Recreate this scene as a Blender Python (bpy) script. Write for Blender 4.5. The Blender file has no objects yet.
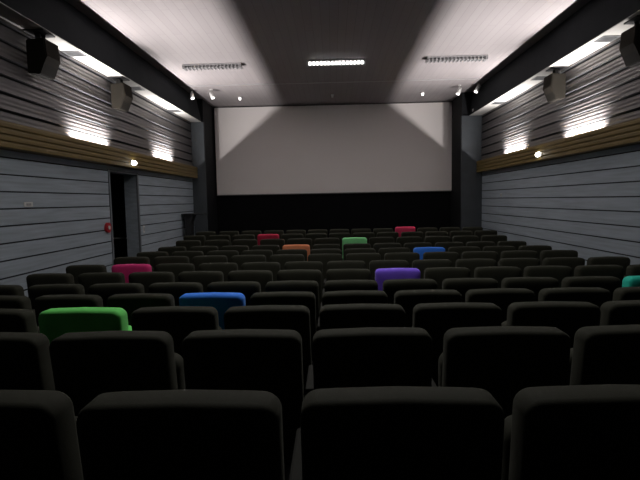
import bpy, bmesh, math, random
from mathutils import Matrix, Vector
random.seed(4)
scn = bpy.context.scene
col = scn.collection
EYE = 1.72
F = 480.0

# ------------------------------------------------------------------ camera
def make_camera():
    cd = bpy.data.cameras.new('camera'); cam = bpy.data.objects.new('camera', cd); col.objects.link(cam)
    cd.sensor_fit = 'HORIZONTAL'; cd.sensor_width = 36.0; cd.lens = 36.0 * F / 640.0
    cd.clip_start = 0.05
    y = Vector(((332.5 - 320) / F, (240 - 200) / F, -1)).normalized()      # the hall's length, as the camera sees it
    r = math.radians(1.1)
    x = Vector((math.cos(r), math.sin(r), 0)); x = (x - y * x.dot(y)).normalized()
    z = x.cross(y)
    M = Matrix((x, y, z))                                                # rows: hall axes in camera frame
    cam.matrix_world = Matrix.Translation((0, 0, EYE)) @ M.to_4x4()
    scn.camera = cam
make_camera()

# ------------------------------------------------------------------ materials
def mat(name, color, rough=.7, metal=0, sheen=0, noise=None, bump=None, emit=None, spec=None):
    m = bpy.data.materials.new(name); m.use_nodes = True
    nt = m.node_tree; b = nt.nodes['Principled BSDF']
    b.inputs['Base Color'].default_value = (*color, 1)
    b.inputs['Roughness'].default_value = rough; b.inputs['Metallic'].default_value = metal
    if spec is not None: b.inputs['Specular IOR Level'].default_value = spec
    if sheen:
        b.inputs['Sheen Weight'].default_value = sheen; b.inputs['Sheen Roughness'].default_value = .45
        b.inputs['Sheen Tint'].default_value = (*[min(1, c * 8 + .25) for c in color], 1)
    tc = nt.nodes.new('ShaderNodeTexCoord')
    if noise:
        sc, amt, stretch = noise
        mp = nt.nodes.new('ShaderNodeMapping'); mp.inputs['Scale'].default_value = stretch
        n = nt.nodes.new('ShaderNodeTexNoise'); n.inputs['Scale'].default_value = sc; n.inputs['Detail'].default_value = 5
        rmp = nt.nodes.new('ShaderNodeMapRange')
        rmp.inputs['From Min'].default_value = .3; rmp.inputs['From Max'].default_value = .7
        rmp.inputs['To Min'].default_value = 1 - amt; rmp.inputs['To Max'].default_value = 1 + amt
        mx = nt.nodes.new('ShaderNodeVectorMath'); mx.operation = 'SCALE'
        mx.inputs[0].default_value = color
        nt.links.new(tc.outputs['Object'], mp.inputs['Vector']); nt.links.new(mp.outputs[0], n.inputs['Vector'])
        nt.links.new(n.outputs['Fac'], rmp.inputs['Value']); nt.links.new(rmp.outputs[0], mx.inputs['Scale'])
        nt.links.new(mx.outputs[0], b.inputs['Base Color'])
    if bump:
        sc, st = bump
        n2 = nt.nodes.new('ShaderNodeTexNoise'); n2.inputs['Scale'].default_value = sc
        bp = nt.nodes.new('ShaderNodeBump'); bp.inputs['Strength'].default_value = st; bp.inputs['Distance'].default_value = .01
        nt.links.new(tc.outputs['Object'], n2.inputs['Vector']); nt.links.new(n2.outputs['Fac'], bp.inputs['Height'])
        nt.links.new(bp.outputs[0], b.inputs['Normal'])
    if emit:
        b.inputs['Emission Color'].default_value = (*emit[0], 1); b.inputs['Emission Strength'].default_value = emit[1]
    return m

def ceiling_material():
    m = mat('ceiling_boards', (.62, .58, .58), .75)
    nt = m.node_tree; b = nt.nodes['Principled BSDF']
    tc = nt.nodes.new('ShaderNodeTexCoord')
    w = nt.nodes.new('ShaderNodeTexBrick'); w.offset = .5
    w.inputs['Scale'].default_value = 1; w.inputs['Brick Width'].default_value = 2.4; w.inputs['Row Height'].default_value = .16
    w.inputs['Mortar Size'].default_value = .006; w.inputs['Mortar Smooth'].default_value = .4
    w.inputs['Color1'].default_value = (.36, .33, .335, 1); w.inputs['Color2'].default_value = (.34, .31, .315, 1); w.inputs['Mortar'].default_value = (.28, .255, .26, 1)
    mp = nt.nodes.new('ShaderNodeMapping'); mp.inputs['Rotation'].default_value = (0, 0, math.pi / 2)
    nt.links.new(tc.outputs['Object'], mp.inputs[0]); nt.links.new(mp.outputs[0], w.inputs['Vector'])
    nt.links.new(w.outputs['Color'], b.inputs['Base Color'])
    return m

M = dict(
    ceiling=ceiling_material(),
    fascia=mat('charcoal_paint', (.018, .021, .024), .85, spec=.15, noise=(3, .1, (1, 1, 1))),
    soffit=mat('white_soffit', (.50, .49, .465), .7),
    ribbed=mat('ribbed_metal', (.15, .14, .143), .5, metal=.4, noise=(4, .1, (1, .3, 6))),
    board=mat('blue_grey_boards', (.41, .47, .53), .6, noise=(5, .14, (1, .25, 5))),
    groove=mat('groove_dark', (.02, .022, .025), .9),
    wood=mat('varnished_wood', (.17, .115, .03), .55, noise=(6, .25, (1, .2, 8))),
    pillar=mat('grey_plaster', (.055, .064, .073), .7, noise=(3, .12, (1, 1, 1))),
    black=mat('black_cloth', (.006, .006, .007), .95, spec=.1, noise=(8, .3, (8, 1, .3))),
    blackwall=mat('black_paint', (.012, .013, .015), .8, spec=.2),
    screen=mat('screen_cloth', (.88, .83, .81), .85, spec=.2),
    carpet=mat('dark_carpet', (.014, .014, .014), 1, spec=.05, noise=(60, .3, (1, 1, 1))),
    backwall=mat('dark_back_wall', (.03, .032, .036), .9),
    velvet=mat('charcoal_velvet', (.025, .0255, .016), .85, sheen=.08, spec=.3, noise=(7, .12, (1, 1, 1)), bump=(300, .1)),
    metal=mat('grey_metal', (.16, .165, .17), .45, metal=.5),
    darkmetal=mat('dark_metal', (.03, .03, .032), .5, metal=.4),
    lightmetal=mat('light_grey_enamel', (.42, .42, .42), .45),
    armrest=mat('grey_armrest', (.03, .03, .027), .85, spec=.15),
    grille=mat('olive_grille', (.02, .016, .011), .9, spec=.2, noise=(90, .3, (1, 1, 1))),
    cabinet=mat('speaker_cabinet', (.012, .010, .007), .8, spec=.2),
    white=mat('white_plastic', (.75, .75, .73), .5),
    red=mat('red_plastic', (.5, .02, .03), .4),
    louvre=mat('louvre_grey', (.5, .49, .5), .4, metal=.3),
    tube=mat('fluorescent_tube', (.9, .9, .9), .5, emit=((1, .97, .95), 9)),
    tube_off=mat('tube_off', (.35, .35, .35), .5),
    bulb=mat('lamp_glow', (.9, .9, .9), .5, emit=((1, .95, .85), 14)),
    spot=mat('spot_glow', (.9, .9, .9), .4, emit=((1, .96, .92), 2.2)),
    doorpaint=mat('door_frame_paint', (.17, .19, .21), .6),
)
def velvet(name, c):
    return mat(name, c, .8, sheen=.12, noise=(7, .08, (1, 1, 1)), bump=(300, .1))
M['green'] = velvet('green_velvet', (.17, .85, .16)); M['blue'] = velvet('blue_velvet', (.04, .24, 1.0))
M['purple'] = velvet('purple_velvet', (.24, .12, .95)); M['orange'] = velvet('orange_velvet', (1.0, .33, .15))
M['red_v'] = velvet('red_velvet', (.6, .02, .07)); M['pink'] = velvet('pink_velvet', (.85, .05, .15))
M['crimson'] = velvet('crimson_velvet', (.75, .03, .2)); M['teal'] = velvet('teal_velvet', (.02, .6, .45))
M['mint'] = velvet('mint_velvet', (.30, .95, .38))

# ------------------------------------------------------------------ helpers
def link(name, bm, m, parent=None, smooth=False, kind=None):
    me = bpy.data.meshes.new(name)
    bmesh.ops.recalc_face_normals(bm, faces=bm.faces[:])
    bm.to_mesh(me); bm.free()
    for x in (m if isinstance(m, (list, tuple)) else [m]): me.materials.append(x)
    if smooth:
        for p in me.polygons: p.use_smooth = True
    o = bpy.data.objects.new(name, me); col.objects.link(o)
    if parent is not None: o.parent = parent
    if kind: o['kind'] = kind
    return o
def tag(o, label, cat, group=None):
    o['label'] = label; o['category'] = cat
    if group: o['group'] = group
    return o
def thing(name, label, cat, loc=(0, 0, 0), rz=0, group=None):
    o = bpy.data.objects.new(name, None); col.objects.link(o)
    o.location = loc; o.rotation_euler = (0, 0, rz); o.empty_display_size = .1
    return tag(o, label, cat, group)
def box(bm, x0, x1, y0, y1, z0, z1, mi=0, bevel=0):
    r = bmesh.ops.create_cube(bm, size=1)
    vs = r['verts']
    for v in vs:
        v.co = Vector((x0 + (v.co.x + .5) * (x1 - x0), y0 + (v.co.y + .5) * (y1 - y0), z0 + (v.co.z + .5) * (z1 - z0)))
    fs = set(f for v in vs for f in v.link_faces)
    for f in fs: f.material_index = mi
    if bevel:
        es = list(set(e for v in vs for e in v.link_edges))
        bmesh.ops.bevel(bm, geom=es, offset=bevel, segments=2, affect='EDGES', profile=.5)
    return vs
def bmbox(*a, **k):
    bm = bmesh.new(); box(bm, *a, **k); return bm
def tube(bm, a, b, r, n=12, r2=None):
    a, b = Vector(a), Vector(b); d = b - a
    rr = bmesh.ops.create_cone(bm, cap_ends=True, segments=n, radius1=r, radius2=r if r2 is None else r2, depth=d.length)
    q = d.to_track_quat('Z', 'Y').to_matrix().to_4x4()
    bmesh.ops.transform(bm, matrix=Matrix.Translation((a + b) / 2) @ q, verts=rr['verts'])
def extrude_profile(bm, prof, y0, y1, mats=None, steps=1):
    """prof: list of (x, z); a sheet along y"""
    ys = [y0 + (y1 - y0) * i / steps for i in range(steps + 1)]
    rows = [[bm.verts.new((x, y, z)) for x, z in prof] for y in ys]
    for a, b in zip(rows, rows[1:]):
        for i in range(len(prof) - 1):
            f = bm.faces.new((a[i], a[i + 1], b[i + 1], b[i]))
            if mats: f.material_index = mats[i]
def rounded_outline(w, z0, z1, r, rb=.03, n=6, crown=.006):
    pts = []
    def arc(cx, cz, rad, a0, a1):
        for i in range(n + 1):
            a = a0 + (a1 - a0) * i / n
            pts.append((cx + rad * math.cos(a), cz + rad * math.sin(a)))
    h = w / 2
    arc(h - rb, z0 + rb, rb, -math.pi / 2, 0)
    arc(h - r, z1 - r, r, 0, math.pi / 2)
    for t in (.4, 0, -.4): pts.append((t * (w - 2 * r), z1 + crown * (1 - (t / .5) ** 2)))
    arc(-h + r, z1 - r, r, math.pi / 2, math.pi)
    arc(-h + rb, z0 + rb, rb, math.pi, 1.5 * math.pi)
    return pts
def pad(w, z0, z1, r, th, rnd=.03, bulge=.008, lean=0, y0=0, pivot=None, topthick=1.0):
    """upholstered slab: rounded outline in x-z, soft edges through its thickness th, leaning by lean"""
    bm = bmesh.new(); out = rounded_outline(w, z0, z1, r)
    cz = (z0 + z1) / 2; hw = w / 2; hh = (z1 - z0) / 2
    lay = [(-bulge, .55), (-bulge * .6, .3)]
    k = rnd
    lay2 = [(0, .03), (.004, .018), (k * .45, .005), (k, 0), (th - k, 0), (th - k * .45, .005), (th - .004, .018), (th, .03)]
    loops = []
    def loop(y, inset, frac=None):
        L = []
        for x, z in out:
            if frac is None:
                xx = x * (1 - inset / hw); zz = cz + (z - cz) * (1 - inset / hh)
            else:
                xx = x * (1 - frac); zz = cz + (z - cz) * (1 - frac)
            yy = y + y0
            L.append(bm.verts.new((xx, yy, zz)))
        return L
    loops.append(loop(-bulge, 0, .8)); loops.append(loop(-bulge, 0, .4)); loops.append(loop(-bulge * .5, 0, .2))
    for y, i in lay2: loops.append(loop(y, i))
    loops.append(loop(th + bulge * .5, 0, .2)); loops.append(loop(th + bulge, 0, .4)); loops.append(loop(th + bulge, 0, .8))
    n = len(out)
    for a, b in zip(loops, loops[1:]):
        for i in range(n):
            j = (i + 1) % n
            bm.faces.new((a[i], a[j], b[j], b[i]))
    bm.faces.new(loops[0]); bm.faces.new(loops[-1])
    if lean:
        pz = z1 if pivot is None else pivot
        for v in bm.verts: v.co.y += (pz - v.co.z) * math.tan(lean)
    return bm

# ------------------------------------------------------------------ setting
WL, WR = -4.47, 4.72
FXS = {-1: (4.11, 4.24), 1: (4.31, 4.42)}      # side drops: inner face at the bottom, at the ceiling
RET = {-1: 4.05, 1: 4.08}
ZS = EYE + 2.54; ZC = EYE + 3.28
YB, YF, YW = -2.6, 15.35, 16.9
ZB0, ZB1 = EYE + .766, EYE + 1.115      # wooden band
DEP = [1.12, 1.95, 2.75, 3.62, 4.46, 5.36, 6.19, 6.93, 7.76, 8.76, 9.75, 11.2, 12.25]
HGT = [.492, .556, .626, .71, .765, .788, .80, .785, .797, .81, .775, .775, .75]
SEAT_H = .92
FLOOR = [EYE - h - SEAT_H for h in HGT]

# terraced floor, one block down to the slab
bm = bmesh.new()
prev = YB
for k, d in enumerate(DEP):
    y1 = DEP[k + 1] - .12 if k + 1 < len(DEP) else YW
    box(bm, WL - 1.6, WR + .2, prev, y1, -.5, FLOOR[k]); prev = y1
link('floor', bm, M['carpet'], kind='structure')

link('ceiling', bmbox(-4.24, 4.42, YB, YW, ZC, ZC + .15), M['ceiling'], kind='structure')
for s, n, W in ((-1, 'left', WL), (1, 'right', WR)):
    # charcoal drop and white underside
    FX, FT = FXS[s]
    bm = bmesh.new()
    Q = [(FX, ZS + .012), (FX + .08, ZS + .012), (FT + .12, ZC + .15), (FT, ZC + .15), (FT, ZC)]
    A = [bm.verts.new((s * x, YB, z)) for x, z in Q]; B = [bm.verts.new((s * x, YF, z)) for x, z in Q]
    bm.faces.new(A); bm.faces.new(list(reversed(B)))
    for i in range(5): bm.faces.new((A[i], A[(i + 1) % 5], B[(i + 1) % 5], B[i]))
    link('trim_drop_' + n, bm, M['fascia'], kind='structure')
    a, b = sorted((s * (FX + .002), W + s * .15))
    link('trim_soffit_' + n, bmbox(a, b, YB, YF, ZS, ZS + .012), M['soffit'], kind='structure')
    # pillar return and the black side beyond it
    a, b = sorted((s * RET[s], W + s * .15))
    link('wall_return_' + n, bmbox(a, b, YF, YF + .12, 0, ZS), M['pillar'], kind='structure')
    a, b = sorted((s * (RET[s] + .03), s * (FT + .1)))
    link('wall_stage_' + n, bmbox(a, b, YF + .12, YW, 0, ZC), M['blackwall'], kind='structure')
    # upper wall of ribbed sheet
    bm = bmesh.new(); prof = []; pm = []; z = ZB0 + .05
    while z < ZS - .005:
        top = min(z + .235, ZS)
        prof += [(-.02, z - .004), (-.02, z + .018), (.028, z + .022), (.036, z + .034)]; pm += [1, 1, 1, 0]
        q = 5
        for i in range(1, 19):
            t = i / 18
            zz = z + .034 + t * .195
            if zz > top: break
            prof.append((.031 - .012 * t + .0028 * math.sin(t * math.pi * 6), zz)); pm.append(0)
        z += .235
    prof.append((0, ZS))
    extrude_profile(bm, [(W - s * x, zz) for x, zz in prof], YB, YF, pm)
    link('wall_upper_' + n, bm, [M['ribbed'], M['groove']], kind='structure')
    # lower wall of grey blue boards
    def boards(bm, y0, y1, zlo, zhi):
        zs = [EYE + .667 - .235 * i for i in range(12)]
        P = [(0, zhi)]; mi = []
        for zg in zs:
            if zg + .008 >= zhi: continue
            if zg - .008 <= zlo: break
            P += [(0, zg + .011), (-.022, zg + .008), (-.022, zg - .006), (.004, zg - .009)]
            mi += [0, 1, 1, 1]
        P.append((0, zlo)); mi.append(0)
        extrude_profile(bm, [(W - s * x, zz) for x, zz in P], y0, y1, mi)
    bm = bmesh.new()
    if s < 0:
        D0, D1, DZ = 9.58, 10.95, EYE + .665
        boards(bm, YB, D0, -.05, ZB0 + .06); boards(bm, D1, YF, -.05, ZB0 + .06); boards(bm, D0, D1, DZ, ZB0 + .06)
        # reveals of the doorway
        box(bm, WL - .3, WL - .022, D0 - .02, D0, -.05, DZ + .02); box(bm, WL - .3, WL - .022, D1, D1 + .02, -.05, DZ + .02)
        box(bm, WL - .3, WL - .022, D0, D1, DZ, DZ + .02)
    else:
        boards(bm, YB, YF, -.05, ZB0 + .06)
    link('wall_' + n, bm, [M['board'], M['groove']], kind='structure')
    # backing so nothing shines through
    a, b = sorted((W + s * .035, W + s * .1))
    bm = bmesh.new()
    if s < 0:
        box(bm, a, b, YB, D0 - .02, 0, ZS); box(bm, a, b, D1 + .02, YF, 0, ZS); box(bm, a, b, D0 - .02, D1 + .02, DZ + .02, ZS)
    else: box(bm, a, b, YB, YF, 0, ZS)
    link('wall_backing_' + n, bm, M['blackwall'], kind='structure')
    # wooden band: four stacked rails, trough behind
    bm = bmesh.new(); hz = (ZB1 - ZB0) / 4
    xo = abs(W) - .22
    for i in range(4):
        z0 = ZB0 + i * hz
        pr = [(xo + .03, z0), (xo + .004, z0 + .004), (xo, z0 + .014), (xo, z0 + hz - .03), (xo + .004, z0 + hz - .022), (xo + .018, z0 + hz - .02), (xo + .018, z0 + hz), (xo + .03, z0 + hz)]
        extrude_profile(bm, [(s * x, z) for x, z in pr], YB, YF - .15)
    a, b = sorted((s * (xo + .028), s * (xo + .04)))
    box(bm, a, b, YB, YF - .15, ZB0 + .002, ZB1)
    a, b = sorted((s * (xo + .01), s * abs(W)))
    box(bm, a, b, YB, YF - .15, ZB0 + .002, ZB0 + .02)
    box(bm, a, b, YF - .17, YF - .15, ZB0 + .004, ZB1 - .002)
    link('trim_band_' + n, bm, M['wood'], kind='structure')

link('wall_front', bmbox(-4.3, 4.5, YW, YW + .1, 0, ZC), M['black'], kind='structure')
link('wall_back', bmbox(WL, WR, YB - .1, YB, 0, ZC + .1), M['backwall'], kind='structure')
# thin seam across the ceiling
link('trim_ceiling_seam', bmbox(-4.23, 4.41, 13.72, 13.78, ZC - .012, ZC + .002), M['louvre'], kind='structure')

# doorway frame and the lobby behind it
bm = bmesh.new()
for y0, y1 in ((D0 - .05, D0 + .01), (D1 - .01, D1 + .05)): box(bm, WL - .02, WL + .02, y0, y1, 0, DZ + .04)
box(bm, WL - .02, WL + .02, D0 + .01, D1 - .01, DZ - .01, DZ + .04)
link('door_1', bm, M['doorpaint'], kind='structure')
bm = bmesh.new()
box(bm, WL - 1.6, WL - 1.5, 8.6, 12.6, 0, 2.7); box(bm, WL - 1.5, WL - .3, 8.5, 8.6, 0, 2.7)
box(bm, WL - 1.5, WL - .3, 12.6, 12.7, 0, 2.7); box(bm, WL - 1.6, WL - .3, 8.5, 12.7, 2.7, 2.8)
box(bm, WL - .3, WL - .25, 8.5, D0 - .02, 0, 2.7); box(bm, WL - .3, WL - .25, D1 + .02, 12.7, 0, 2.7); box(bm, WL - .3, WL - .25, D0 - .02, D1 + .02, DZ + .02, 2.7)
link('wall_lobby', bm, M['backwall'], kind='structure')
# handrail in the lobby
t = thing('handrail', 'pale metal handrail inside the dark doorway', 'handrail', (WL - .82, 11.6, FLOOR[10]))
bm = bmesh.new(); tube(bm, (-.5, 0, .86), (.5, 0, .86), .018); link('rail', bm, M['lightmetal'], t, True)
for x in (-.48, .48):
    bm = bmesh.new(); tube(bm, (x, 0, 0), (x, 0, .85), .015); link('post', bm, M['metal'], t, True)

# ------------------------------------------------------------------ screen
t = thing('cinema_screen', 'large blank white projection screen on the front wall', 'screen', (0.06, 16.75, EYE + .25))
link('screen_cloth', bmbox(-4.08, 4.08, 0, .03, .0, 2.985), M['screen'], t)
bm = bmesh.new()
for x0, x1, z0, z1 in ((-4.1, -4.08, 0, 2.995), (4.08, 4.1, 0, 2.995), (-4.1, 4.1, 2.985, 3.0)): box(bm, x0, x1, -.01, .08, z0, z1)
link('frame', bm, M['darkmetal'], t)
link('bottom_batten', bmbox(-4.12, 4.06, .035, .09, -.03, .0), M['metal'], t)

# ------------------------------------------------------------------ lights in the room
def area(name, loc, rot, sx, sy, power, color=(1, 1, 1), spread=180):
    l = bpy.data.lights.new(name, 'AREA'); l.shape = 'RECTANGLE'; l.size = sx; l.size_y = sy; l.energy = power; l.color = color
    l.spread = math.radians(spread)
    o = bpy.data.objects.new(name, l); o.location = loc; o.rotation_euler = rot; col.objects.link(o)
    return o
COVE = 145
COVE_WALL = 60
for s, W in ((-1, WL), (1, WR)):
    for y in ((8.85, 12.7) if s < 0 else (9.2, 12.6)):
        area('cove_light', (W - s * .122, y, ZB1 - .050), (0, math.radians(180 - s * 74) , 0), .008, .8, COVE, (1, .95, .93))
        area('cove_wall_light', (W - s * .13, y, ZB1 - .055), (0, math.radians(180 + s * 27), 0), .04, 1.3, COVE_WALL, (1, .95, .92), 105)

# ceiling fixtures
def ceiling_fixture(x, y, lit, label):
    t = thing('ceiling_light', label, 'ceiling light', (x, y, ZC), 0, 'louvred ceiling lights')
    bm = bmesh.new()
    box(bm, -.70, .70, -.13, .13, -.012, 0)
    for y0, y1 in ((-.13, -.115), (.115, .13)): box(bm, -.70, .70, y0, y1, -.03, -.012)
    for x0, x1 in ((-.70, -.685), (.685, .70)): box(bm, x0, x1, -.115, .115, -.095, -.012)
    link('housing', bm, M['louvre'], t)
    bm = bmesh.new()
    for yy in (-.05, .05): tube(bm, (-.66, yy, -.06), (.66, yy, -.06), .02)
    o = link('fluorescent_tube', bm, M['tube'] if lit else M['tube_off'], t, True)
    if lit: o['label'] = 'lit white fluorescent tubes'
    bm = bmesh.new()
    for i in range(16):
        xx = -.66 + i * 1.32 / 15
        box(bm, xx - .012, xx + .012, -.125, .125, -.095, -.03)
    box(bm, -.685, .685, -.003, .003, -.095, -.03)
    link('louvre', bm, M['lightmetal'] if lit else M['louvre'], t)
    return t
YL = 11.7
ceiling_fixture(0.14, YL, True, 'lit louvred fluorescent ceiling light in the middle of the dark ceiling strip')
ceiling_fixture(-2.82, YL + .05, False, 'unlit grey louvred ceiling light on the bright ceiling, on the left')
ceiling_fixture(2.96, YL - .05, False, 'unlit grey louvred ceiling light on the bright ceiling, on the right')
ceiling_fixture(0.02, 4.3, True, 'lit louvred ceiling light high above the nearest rows, out of view')
for yy, e in ((YL, 36), (4.3, 62)): area('tube_light', (0.08, yy, ZC - .10), (0, 0, 0), 1.3, .2, e, (1, .97, .93))

# spotlights by the stage
def spot(x, y, aim, label):
    t = thing('ceiling_spotlight', label, 'spotlight', (x, y, ZC), 0, 'white ceiling spotlights by the screen')
    bm = bmesh.new(); tube(bm, (0, 0, -.02), (0, 0, 0), .045, 16); link('base', bm, M['white'], t, True)
    bm = bmesh.new(); tube(bm, (0, 0, -.1), (0, 0, -.02), .01, 8); link('stem', bm, M['lightmetal'], t, True)
    d = Vector(aim).normalized(); c = Vector((0, 0, -.13))
    bm = bmesh.new(); tube(bm, c - d * .08, c + d * .14, .05, 20, .062); h = link('lamp_head', bm, M['white'], t, True)
    bm = bmesh.new(); tube(bm, c + d * .14, c + d * .146, .054, 20); link('lens', bm, M['spot'], h, True)
spot(-4.05, 14.2, (.25, -.35, -1), 'small white ceiling spotlight nearest the left drop beside the screen')
spot(-3.48, 14.2, (.45, -.2, -1), 'small white ceiling spotlight, inner one of the pair near the left drop')
spot(3.78, 14.5, (-.45, -.2, -1), 'small white ceiling spotlight, inner one of the pair near the right drop')
spot(4.26, 14.3, (-.55, -.2, -.9), 'small white ceiling spotlight nearest the right drop beside the screen')
for x, lb in ((-2.85, 'tiny white ceiling downlight left of centre just above the screen'), (.05, 'tiny dim ceiling downlight at the centre just above the screen'), (2.85, 'tiny white ceiling downlight right of centre just above the screen')):
    t = thing('ceiling_downlight', lb, 'downlight', (x, 15.3, ZC), 0, 'tiny downlights above the screen')
    bm = bmesh.new(); tube(bm, (0, 0, -.035), (0, 0, 0), .05, 18); link('rim', bm, M['white'], t, True)
    bm = bmesh.new(); tube(bm, (0, 0, -.1), (0, 0, -.035), .03, 18, .045); link('lamp', bm, M['spot'] if abs(x) > 1 else M['white'], t, True)
# small box on the right drop
t = tag(link('junction_box', bmbox(-.03, .004, -.05, .05, -.04, .04, bevel=.006), M['lightmetal']), 'tiny pale junction box on the dark drop near the right edge of the screen', 'box')
t.location = (4.335, 15.0, EYE + 2.64)

# square grilles in the white undersides
names = {8.2: 'nearest', 10.75: 'middle', 13.4: 'farthest'}
for s, side in ((-1, 'left'), (1, 'right')):
    for y, nm in names.items():
        xc = s * (FXS[s][0] + .02 + abs(WL if s < 0 else WR)) / 2
        t = thing('ceiling_grille', f'square grey grille in the white ledge underside above the {side} wall, {nm} of three', 'grille', (xc, y, ZS), 0, 'square grilles above the side walls')
        bm = bmesh.new()
        for a in ((-.14, .14, -.15, -.12), (-.14, .14, .12, .15), (-.14, -.115, -.12, .12), (.115, .14, -.12, .12)): box(bm, *a, -.012, 0)
        link('rim', bm, M['metal'], t)
        bm = bmesh.new()
        for i in range(9): box(bm, -.115, .115, -.115 + i * .0275, -.104 + i * .0275, -.010, -.001)
        box(bm, -.115, .115, -.12, .12, -.002, 0)
        link('slats', bm, M['metal'], t)

# ------------------------------------------------------------------ surround speakers
def speaker(s, y, label):
    W = WL if s < 0 else WR
    t = thing('wall_speaker', label, 'speaker', (W - s * .04, y, ZS), 0, 'wall speakers')
    w, d = .38, .27
    # profile (distance from wall, z)
    P = [(.05, -.15), (.05 + d, -.13), (.05 + d + .02, -.38), (.05 + d - .09, -.64), (.05, -.62)]
    bm = bmesh.new()
    A = [bm.verts.new((-s * a, -w / 2, z)) for a, z in P]; B = [bm.verts.new((-s * a, w / 2, z)) for a, z in P]
    bm.faces.new(A); bm.faces.new(list(reversed(B)))
    for i in range(5): bm.faces.new((A[i], A[(i + 1) % 5], B[(i + 1) % 5], B[i]))
    bmesh.ops.bevel(bm, geom=bm.edges[:], offset=.012, segments=2, affect='EDGES')
    link('cabinet', bm, M['cabinet'], t)
    bm = bmesh.new()
    G = [(P[1][0] + .004, P[1][1] - .02), (P[2][0] + .006, P[2][1]), (P[3][0] + .006, P[3][1] + .03)]
    ws = w / 2 - .02
    a = [bm.verts.new((-s * g, -ws, z)) for g, z in G]; b = [bm.verts.new((-s * g, ws, z)) for g, z in G]
    fs = [bm.faces.new((a[i], a[i + 1], b[i + 1], b[i])) for i in range(2)]
    r = bmesh.ops.extrude_face_region(bm, geom=fs)
    for v in r['geom']:
        if isinstance(v, bmesh.types.BMVert): v.co.x += s * .008
    link('grille', bm, M['grille'], t)
    bm = bmesh.new()
    xa, xb = sorted((0, -s * .30))
    box(bm, xa, xb, -.16, .16, -.02, 0)
    for yy in (-.06, .06): box(bm, *sorted((-s * .12, -s * .2)), yy - .01, yy + .01, -.15, -.02)
    link('bracket', bm, M['darkmetal'], t)
speaker(-1, 7.2, 'dark angled speaker hanging high on the left ribbed wall, nearer one')
speaker(-1, 9.85, 'brown angled speaker hanging high on the left ribbed wall, farther one')
speaker(1, 7.35, 'dark angled speaker high on the right ribbed wall, nearer one')
speaker(1, 9.98, 'brown angled speaker hanging high on the right ribbed wall, farther one')

# ------------------------------------------------------------------ small wall fittings
for s, y, lb in ((-1, 10.25, 'small lit oval lamp on the wooden band above the doorway'), (1, 10.65, 'small lit oval lamp on the wooden band of the right wall')):
    W = WL if s < 0 else WR
    t = thing('wall_lamp', lb, 'wall lamp', (W - s * .22, y, EYE + (.87 if s < 0 else .90)), 0, 'small lamps on the wooden bands')
    bm = bmesh.new()
    box(bm, *sorted((0, -s * .02)), -.13, .13, -.055, .055, bevel=.008); link('base', bm, M['lightmetal'], t)
    bm = bmesh.new(); r = bmesh.ops.create_uvsphere(bm, u_segments=20, v_segments=12, radius=1)
    for v in bm.verts: v.co = Vector((v.co.x * .05 - s * .02, v.co.y * .115, v.co.z * .05))
    link('glass', bm, M['bulb'], t, True)
t = thing('fire_alarm', 'red fire alarm with white centre on the wall beside the doorway', 'alarm', (WL, 9.36, EYE - .46))
bm = bmesh.new(); tube(bm, (0, 0, 0), (.05, 0, 0), .1, 28); link('body', bm, M['red'], t)
bm = bmesh.new(); tube(bm, (.05, 0, 0), (.062, 0, 0), .04, 20); link('button', bm, M['white'], t)
def plate(name, x, y, z, w, h, label, cat):
    t = thing(name, label, cat, (x, y, z)); s = 1 if x < 0 else -1
    bm = bmesh.new(); box(bm, *sorted((0, s * .014)), -w / 2, w / 2, -h / 2, h / 2, bevel=.003); link('plate', bm, M['white'], t)
    bm = bmesh.new(); box(bm, *sorted((s * .014, s * .02)), -w / 4, w / 4, -h / 4, h / 4); link('insert', bm, M['lightmetal'], t)
plate('light_switch', WL, 11.2, EYE - .60, .09, .17, 'small white light switch on the boards past the doorway', 'switch')
plate('wall_plate', WL, 6.95, EYE + .02, .20, .07, 'small pale plate on the left boarded wall', 'plate')
plate('wall_socket', WR, 13.6, EYE + .05, .12, .09, 'small pale plate on the right boarded wall near the front', 'plate')

# lectern beside the stage
t = thing('lectern', 'black lectern with a thin wide top against the left wall near the screen', 'lectern', (-4.2, 14.2, FLOOR[12]))
bm = bmesh.new(); box(bm, -.24, .44, -.22, .22, 1.32, 1.35, bevel=.006); link('top', bm, M['darkmetal'], t)
bm = bmesh.new()
A = [(-.2, 1.32), (.1, 1.32), (.02, 1.10), (-.0, .05), (-.16, .05), (-.16, 1.10)]
f0 = [bm.verts.new((x, -.15, z)) for x, z in A]; f1 = [bm.verts.new((x, .15, z)) for x, z in A]
bm.faces.new(f0); bm.faces.new(list(reversed(f1)))
for i in range(6): bm.faces.new((f0[i], f0[(i + 1) % 6], f1[(i + 1) % 6], f1[i]))
link('body', bm, M['darkmetal'], t)
link('base', bmbox(-.25, .15, -.2, .2, 0, .05, bevel=.01), M['darkmetal'], t)

# ------------------------------------------------------------------ seats
P_ = .56
W_BACK = .506
def seat_meshes():
    ms = {}
    def keep(key, bm, m, smooth=True):
        o = link(key, bm, m, None, smooth); ms[key] = o.data; bpy.data.objects.remove(o)
    keep('backrest', pad(W_BACK, .36, SEAT_H - .004, .046, .13, rnd=.028, lean=math.radians(7)), M['velvet'])
    keep('seat_cushion', pad(.47, .36, .76, .06, .12, rnd=.035, lean=math.radians(-2), y0=.20), M['velvet'])
    bm = bmesh.new(); box(bm, -.022, .022, .17, .50, .585, .622, bevel=.01); keep('armrest', bm, M['armrest'], False)
    bm = bmesh.new(); box(bm, -.014, .014, .20, .42, .035, .585, bevel=.004); box(bm, -.022, .022, .14, .48, 0, .035, bevel=.006); keep('leg', bm, M['darkmetal'], False)
    return ms
SM = seat_meshes()
def ob(name, data, parent, loc=(0, 0, 0)):
    o = bpy.data.objects.new(name, data); col.objects.link(o); o.parent = parent; o.location = loc; return o
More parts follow.
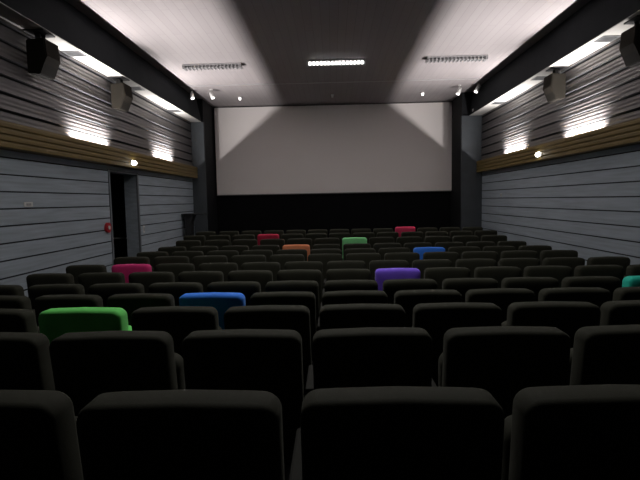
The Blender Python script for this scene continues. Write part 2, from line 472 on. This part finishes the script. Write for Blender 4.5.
GROUP = 'cinema seats in rows facing the screen'
def make_seat(both=False):
    t = bpy.data.objects.new('cinema_chair', None); col.objects.link(t); t.empty_display_size = .1
    t['category'] = 'cinema seat'; t['group'] = GROUP
    ob('backrest', SM['backrest'], t); ob('seat_cushion', SM['seat_cushion'], t)
    ob('armrest', SM['armrest'], t, (-P_ / 2, 0, 0)); ob('leg', SM['leg'], t, (-P_ / 2, 0, 0))
    if both:
        ob('armrest', SM['armrest'], t, (P_ / 2, 0, 0)); ob('leg', SM['leg'], t, (P_ / 2, 0, 0))
    return t
def dup(src):
    r = src.copy(); col.objects.link(r)
    for ch in src.children:
        c = ch.copy(); c.parent = r; col.objects.link(c)
    return r
ORD = ['', 'first', 'second', 'third', 'fourth', 'fifth', 'sixth', 'seventh', 'eighth', 'ninth', 'tenth', 'eleventh', 'twelfth', 'thirteenth']
NR = len(DEP)
def rowname(k):
    if k <= 6: return 'nearest row' if k == 0 else ORD[k + 1] + ' nearest row'
    n = NR - k
    return 'front row below the screen' if n == 1 else ORD[n] + ' row from the screen'
COL = {  # (row, column): material, label
    (2, -3): ('green', 'bright green upholstered seat in the third row from the viewer'),
    (3, -2): ('blue', 'bright blue upholstered seat in the fourth row from the viewer, left of centre'),
    (5, 1): ('purple', 'violet purple upholstered seat right of centre among dark ones'),
    (4, 5): ('teal', 'teal upholstered seat by the right wall at the edge of view'),
    (6, -5): ('crimson', 'dark crimson pink seat in front of the doorway'),
    (8, 2): ('blue', 'small distant bright blue seat in the fifth row from the screen, right of centre'),
    (9, -2): ('orange', 'orange upholstered seat near the middle, fourth row from the screen'),
    (10, 0): ('mint', 'light green seat at the centre in the third row from the screen'),
    (11, -3): ('red_v', 'red seat in the second row from the screen, left of centre'),
    (12, 3): ('pink', 'pinkish red seat in the front row below the screen'),
}
proto = make_seat(); proto_end = make_seat(True)
cmesh = {}
for k, d in enumerate(DEP):
    stag = 7 <= k <= 10
    phase = .78 if stag else .29                    # centre of column 0, in seat widths
    cols = list(range(-6, 6)) if stag else list(range(-6, 7))
    px = F * P_ / d
    vis = [c for c in cols if 332.5 + (phase + c + .5) * px > 0 and 332.5 + (phase + c - .5) * px < 640]
    lo_in, hi_in = vis[0] == cols[0], vis[-1] == cols[-1]
    use = list(vis)
    if not lo_in: use = [vis[0] - 1] + use
    if not hi_in: use = use + [vis[-1] + 1]
    for c in use:
        last = c == use[-1]
        t = dup(proto_end if last else proto)
        xc = (phase + c) * P_; t.location = (xc * (1 + (.0028 if xc < 0 else .0008) * xc * xc), d, FLOOR[k])
        for ch in t.children:
            if ch.name.startswith('backrest'):
                ch.rotation_euler = (random.uniform(-.012, .012), random.uniform(-.006, .006), random.uniform(-.012, .012))
        rn = rowname(k)
        if (k, c) in COL:
            mk, lb = COL[(k, c)]; t['label'] = lb
            if k == 12:
                for ch in t.children:
                    if ch.name.startswith('backrest'): ch.location.z = .035
            for ch in t.children:
                b = ch.name.split('.')[0]
                if b in ('backrest', 'seat_cushion'):
                    if (b, mk) not in cmesh:
                        me = ch.data.copy(); me.materials.clear(); me.materials.append(M[mk]); cmesh[(b, mk)] = me
                    ch.data = cmesh[(b, mk)]
            continue
        if c < vis[0]: t['label'] = f'charcoal seat just past the left edge of view, in the {rn}'
        elif c > vis[-1]: t['label'] = f'charcoal seat just past the right edge of view, in the {rn}'
        else:
            i = vis.index(c); n = len(vis)
            if n % 2 and i == n // 2 and n > 1: pos = 'middle one'
            elif i < n / 2:
                end = 'left aisle' if lo_in else 'left edge of view'
                pos = (ORD[i + 1] if i else 'first') + ' from the ' + end
            else:
                j = n - 1 - i; end = 'right aisle' if hi_in else 'right edge of view'
                pos = ORD[j + 1] + ' from the ' + end
            t['label'] = f'charcoal seat {pos} in the {rn}'
for p in (proto, proto_end):
    for ch in list(p.children): bpy.data.objects.remove(ch)
    bpy.data.objects.remove(p)

# ------------------------------------------------------------------ world and view
w = bpy.data.worlds.new('world'); scn.world = w; w.use_nodes = True
w.node_tree.nodes['Background'].inputs[0].default_value = (0, 0, 0, 1)
w.node_tree.nodes['Background'].inputs[1].default_value = 0
vs = scn.view_settings
vs.view_transform = 'Standard'; vs.look = 'None'; vs.gamma = 1; vs.use_curve_mapping = False; vs.exposure = .2
try: scn.cycles.max_bounces = 10; scn.cycles.diffuse_bounces = 6
except Exception: pass
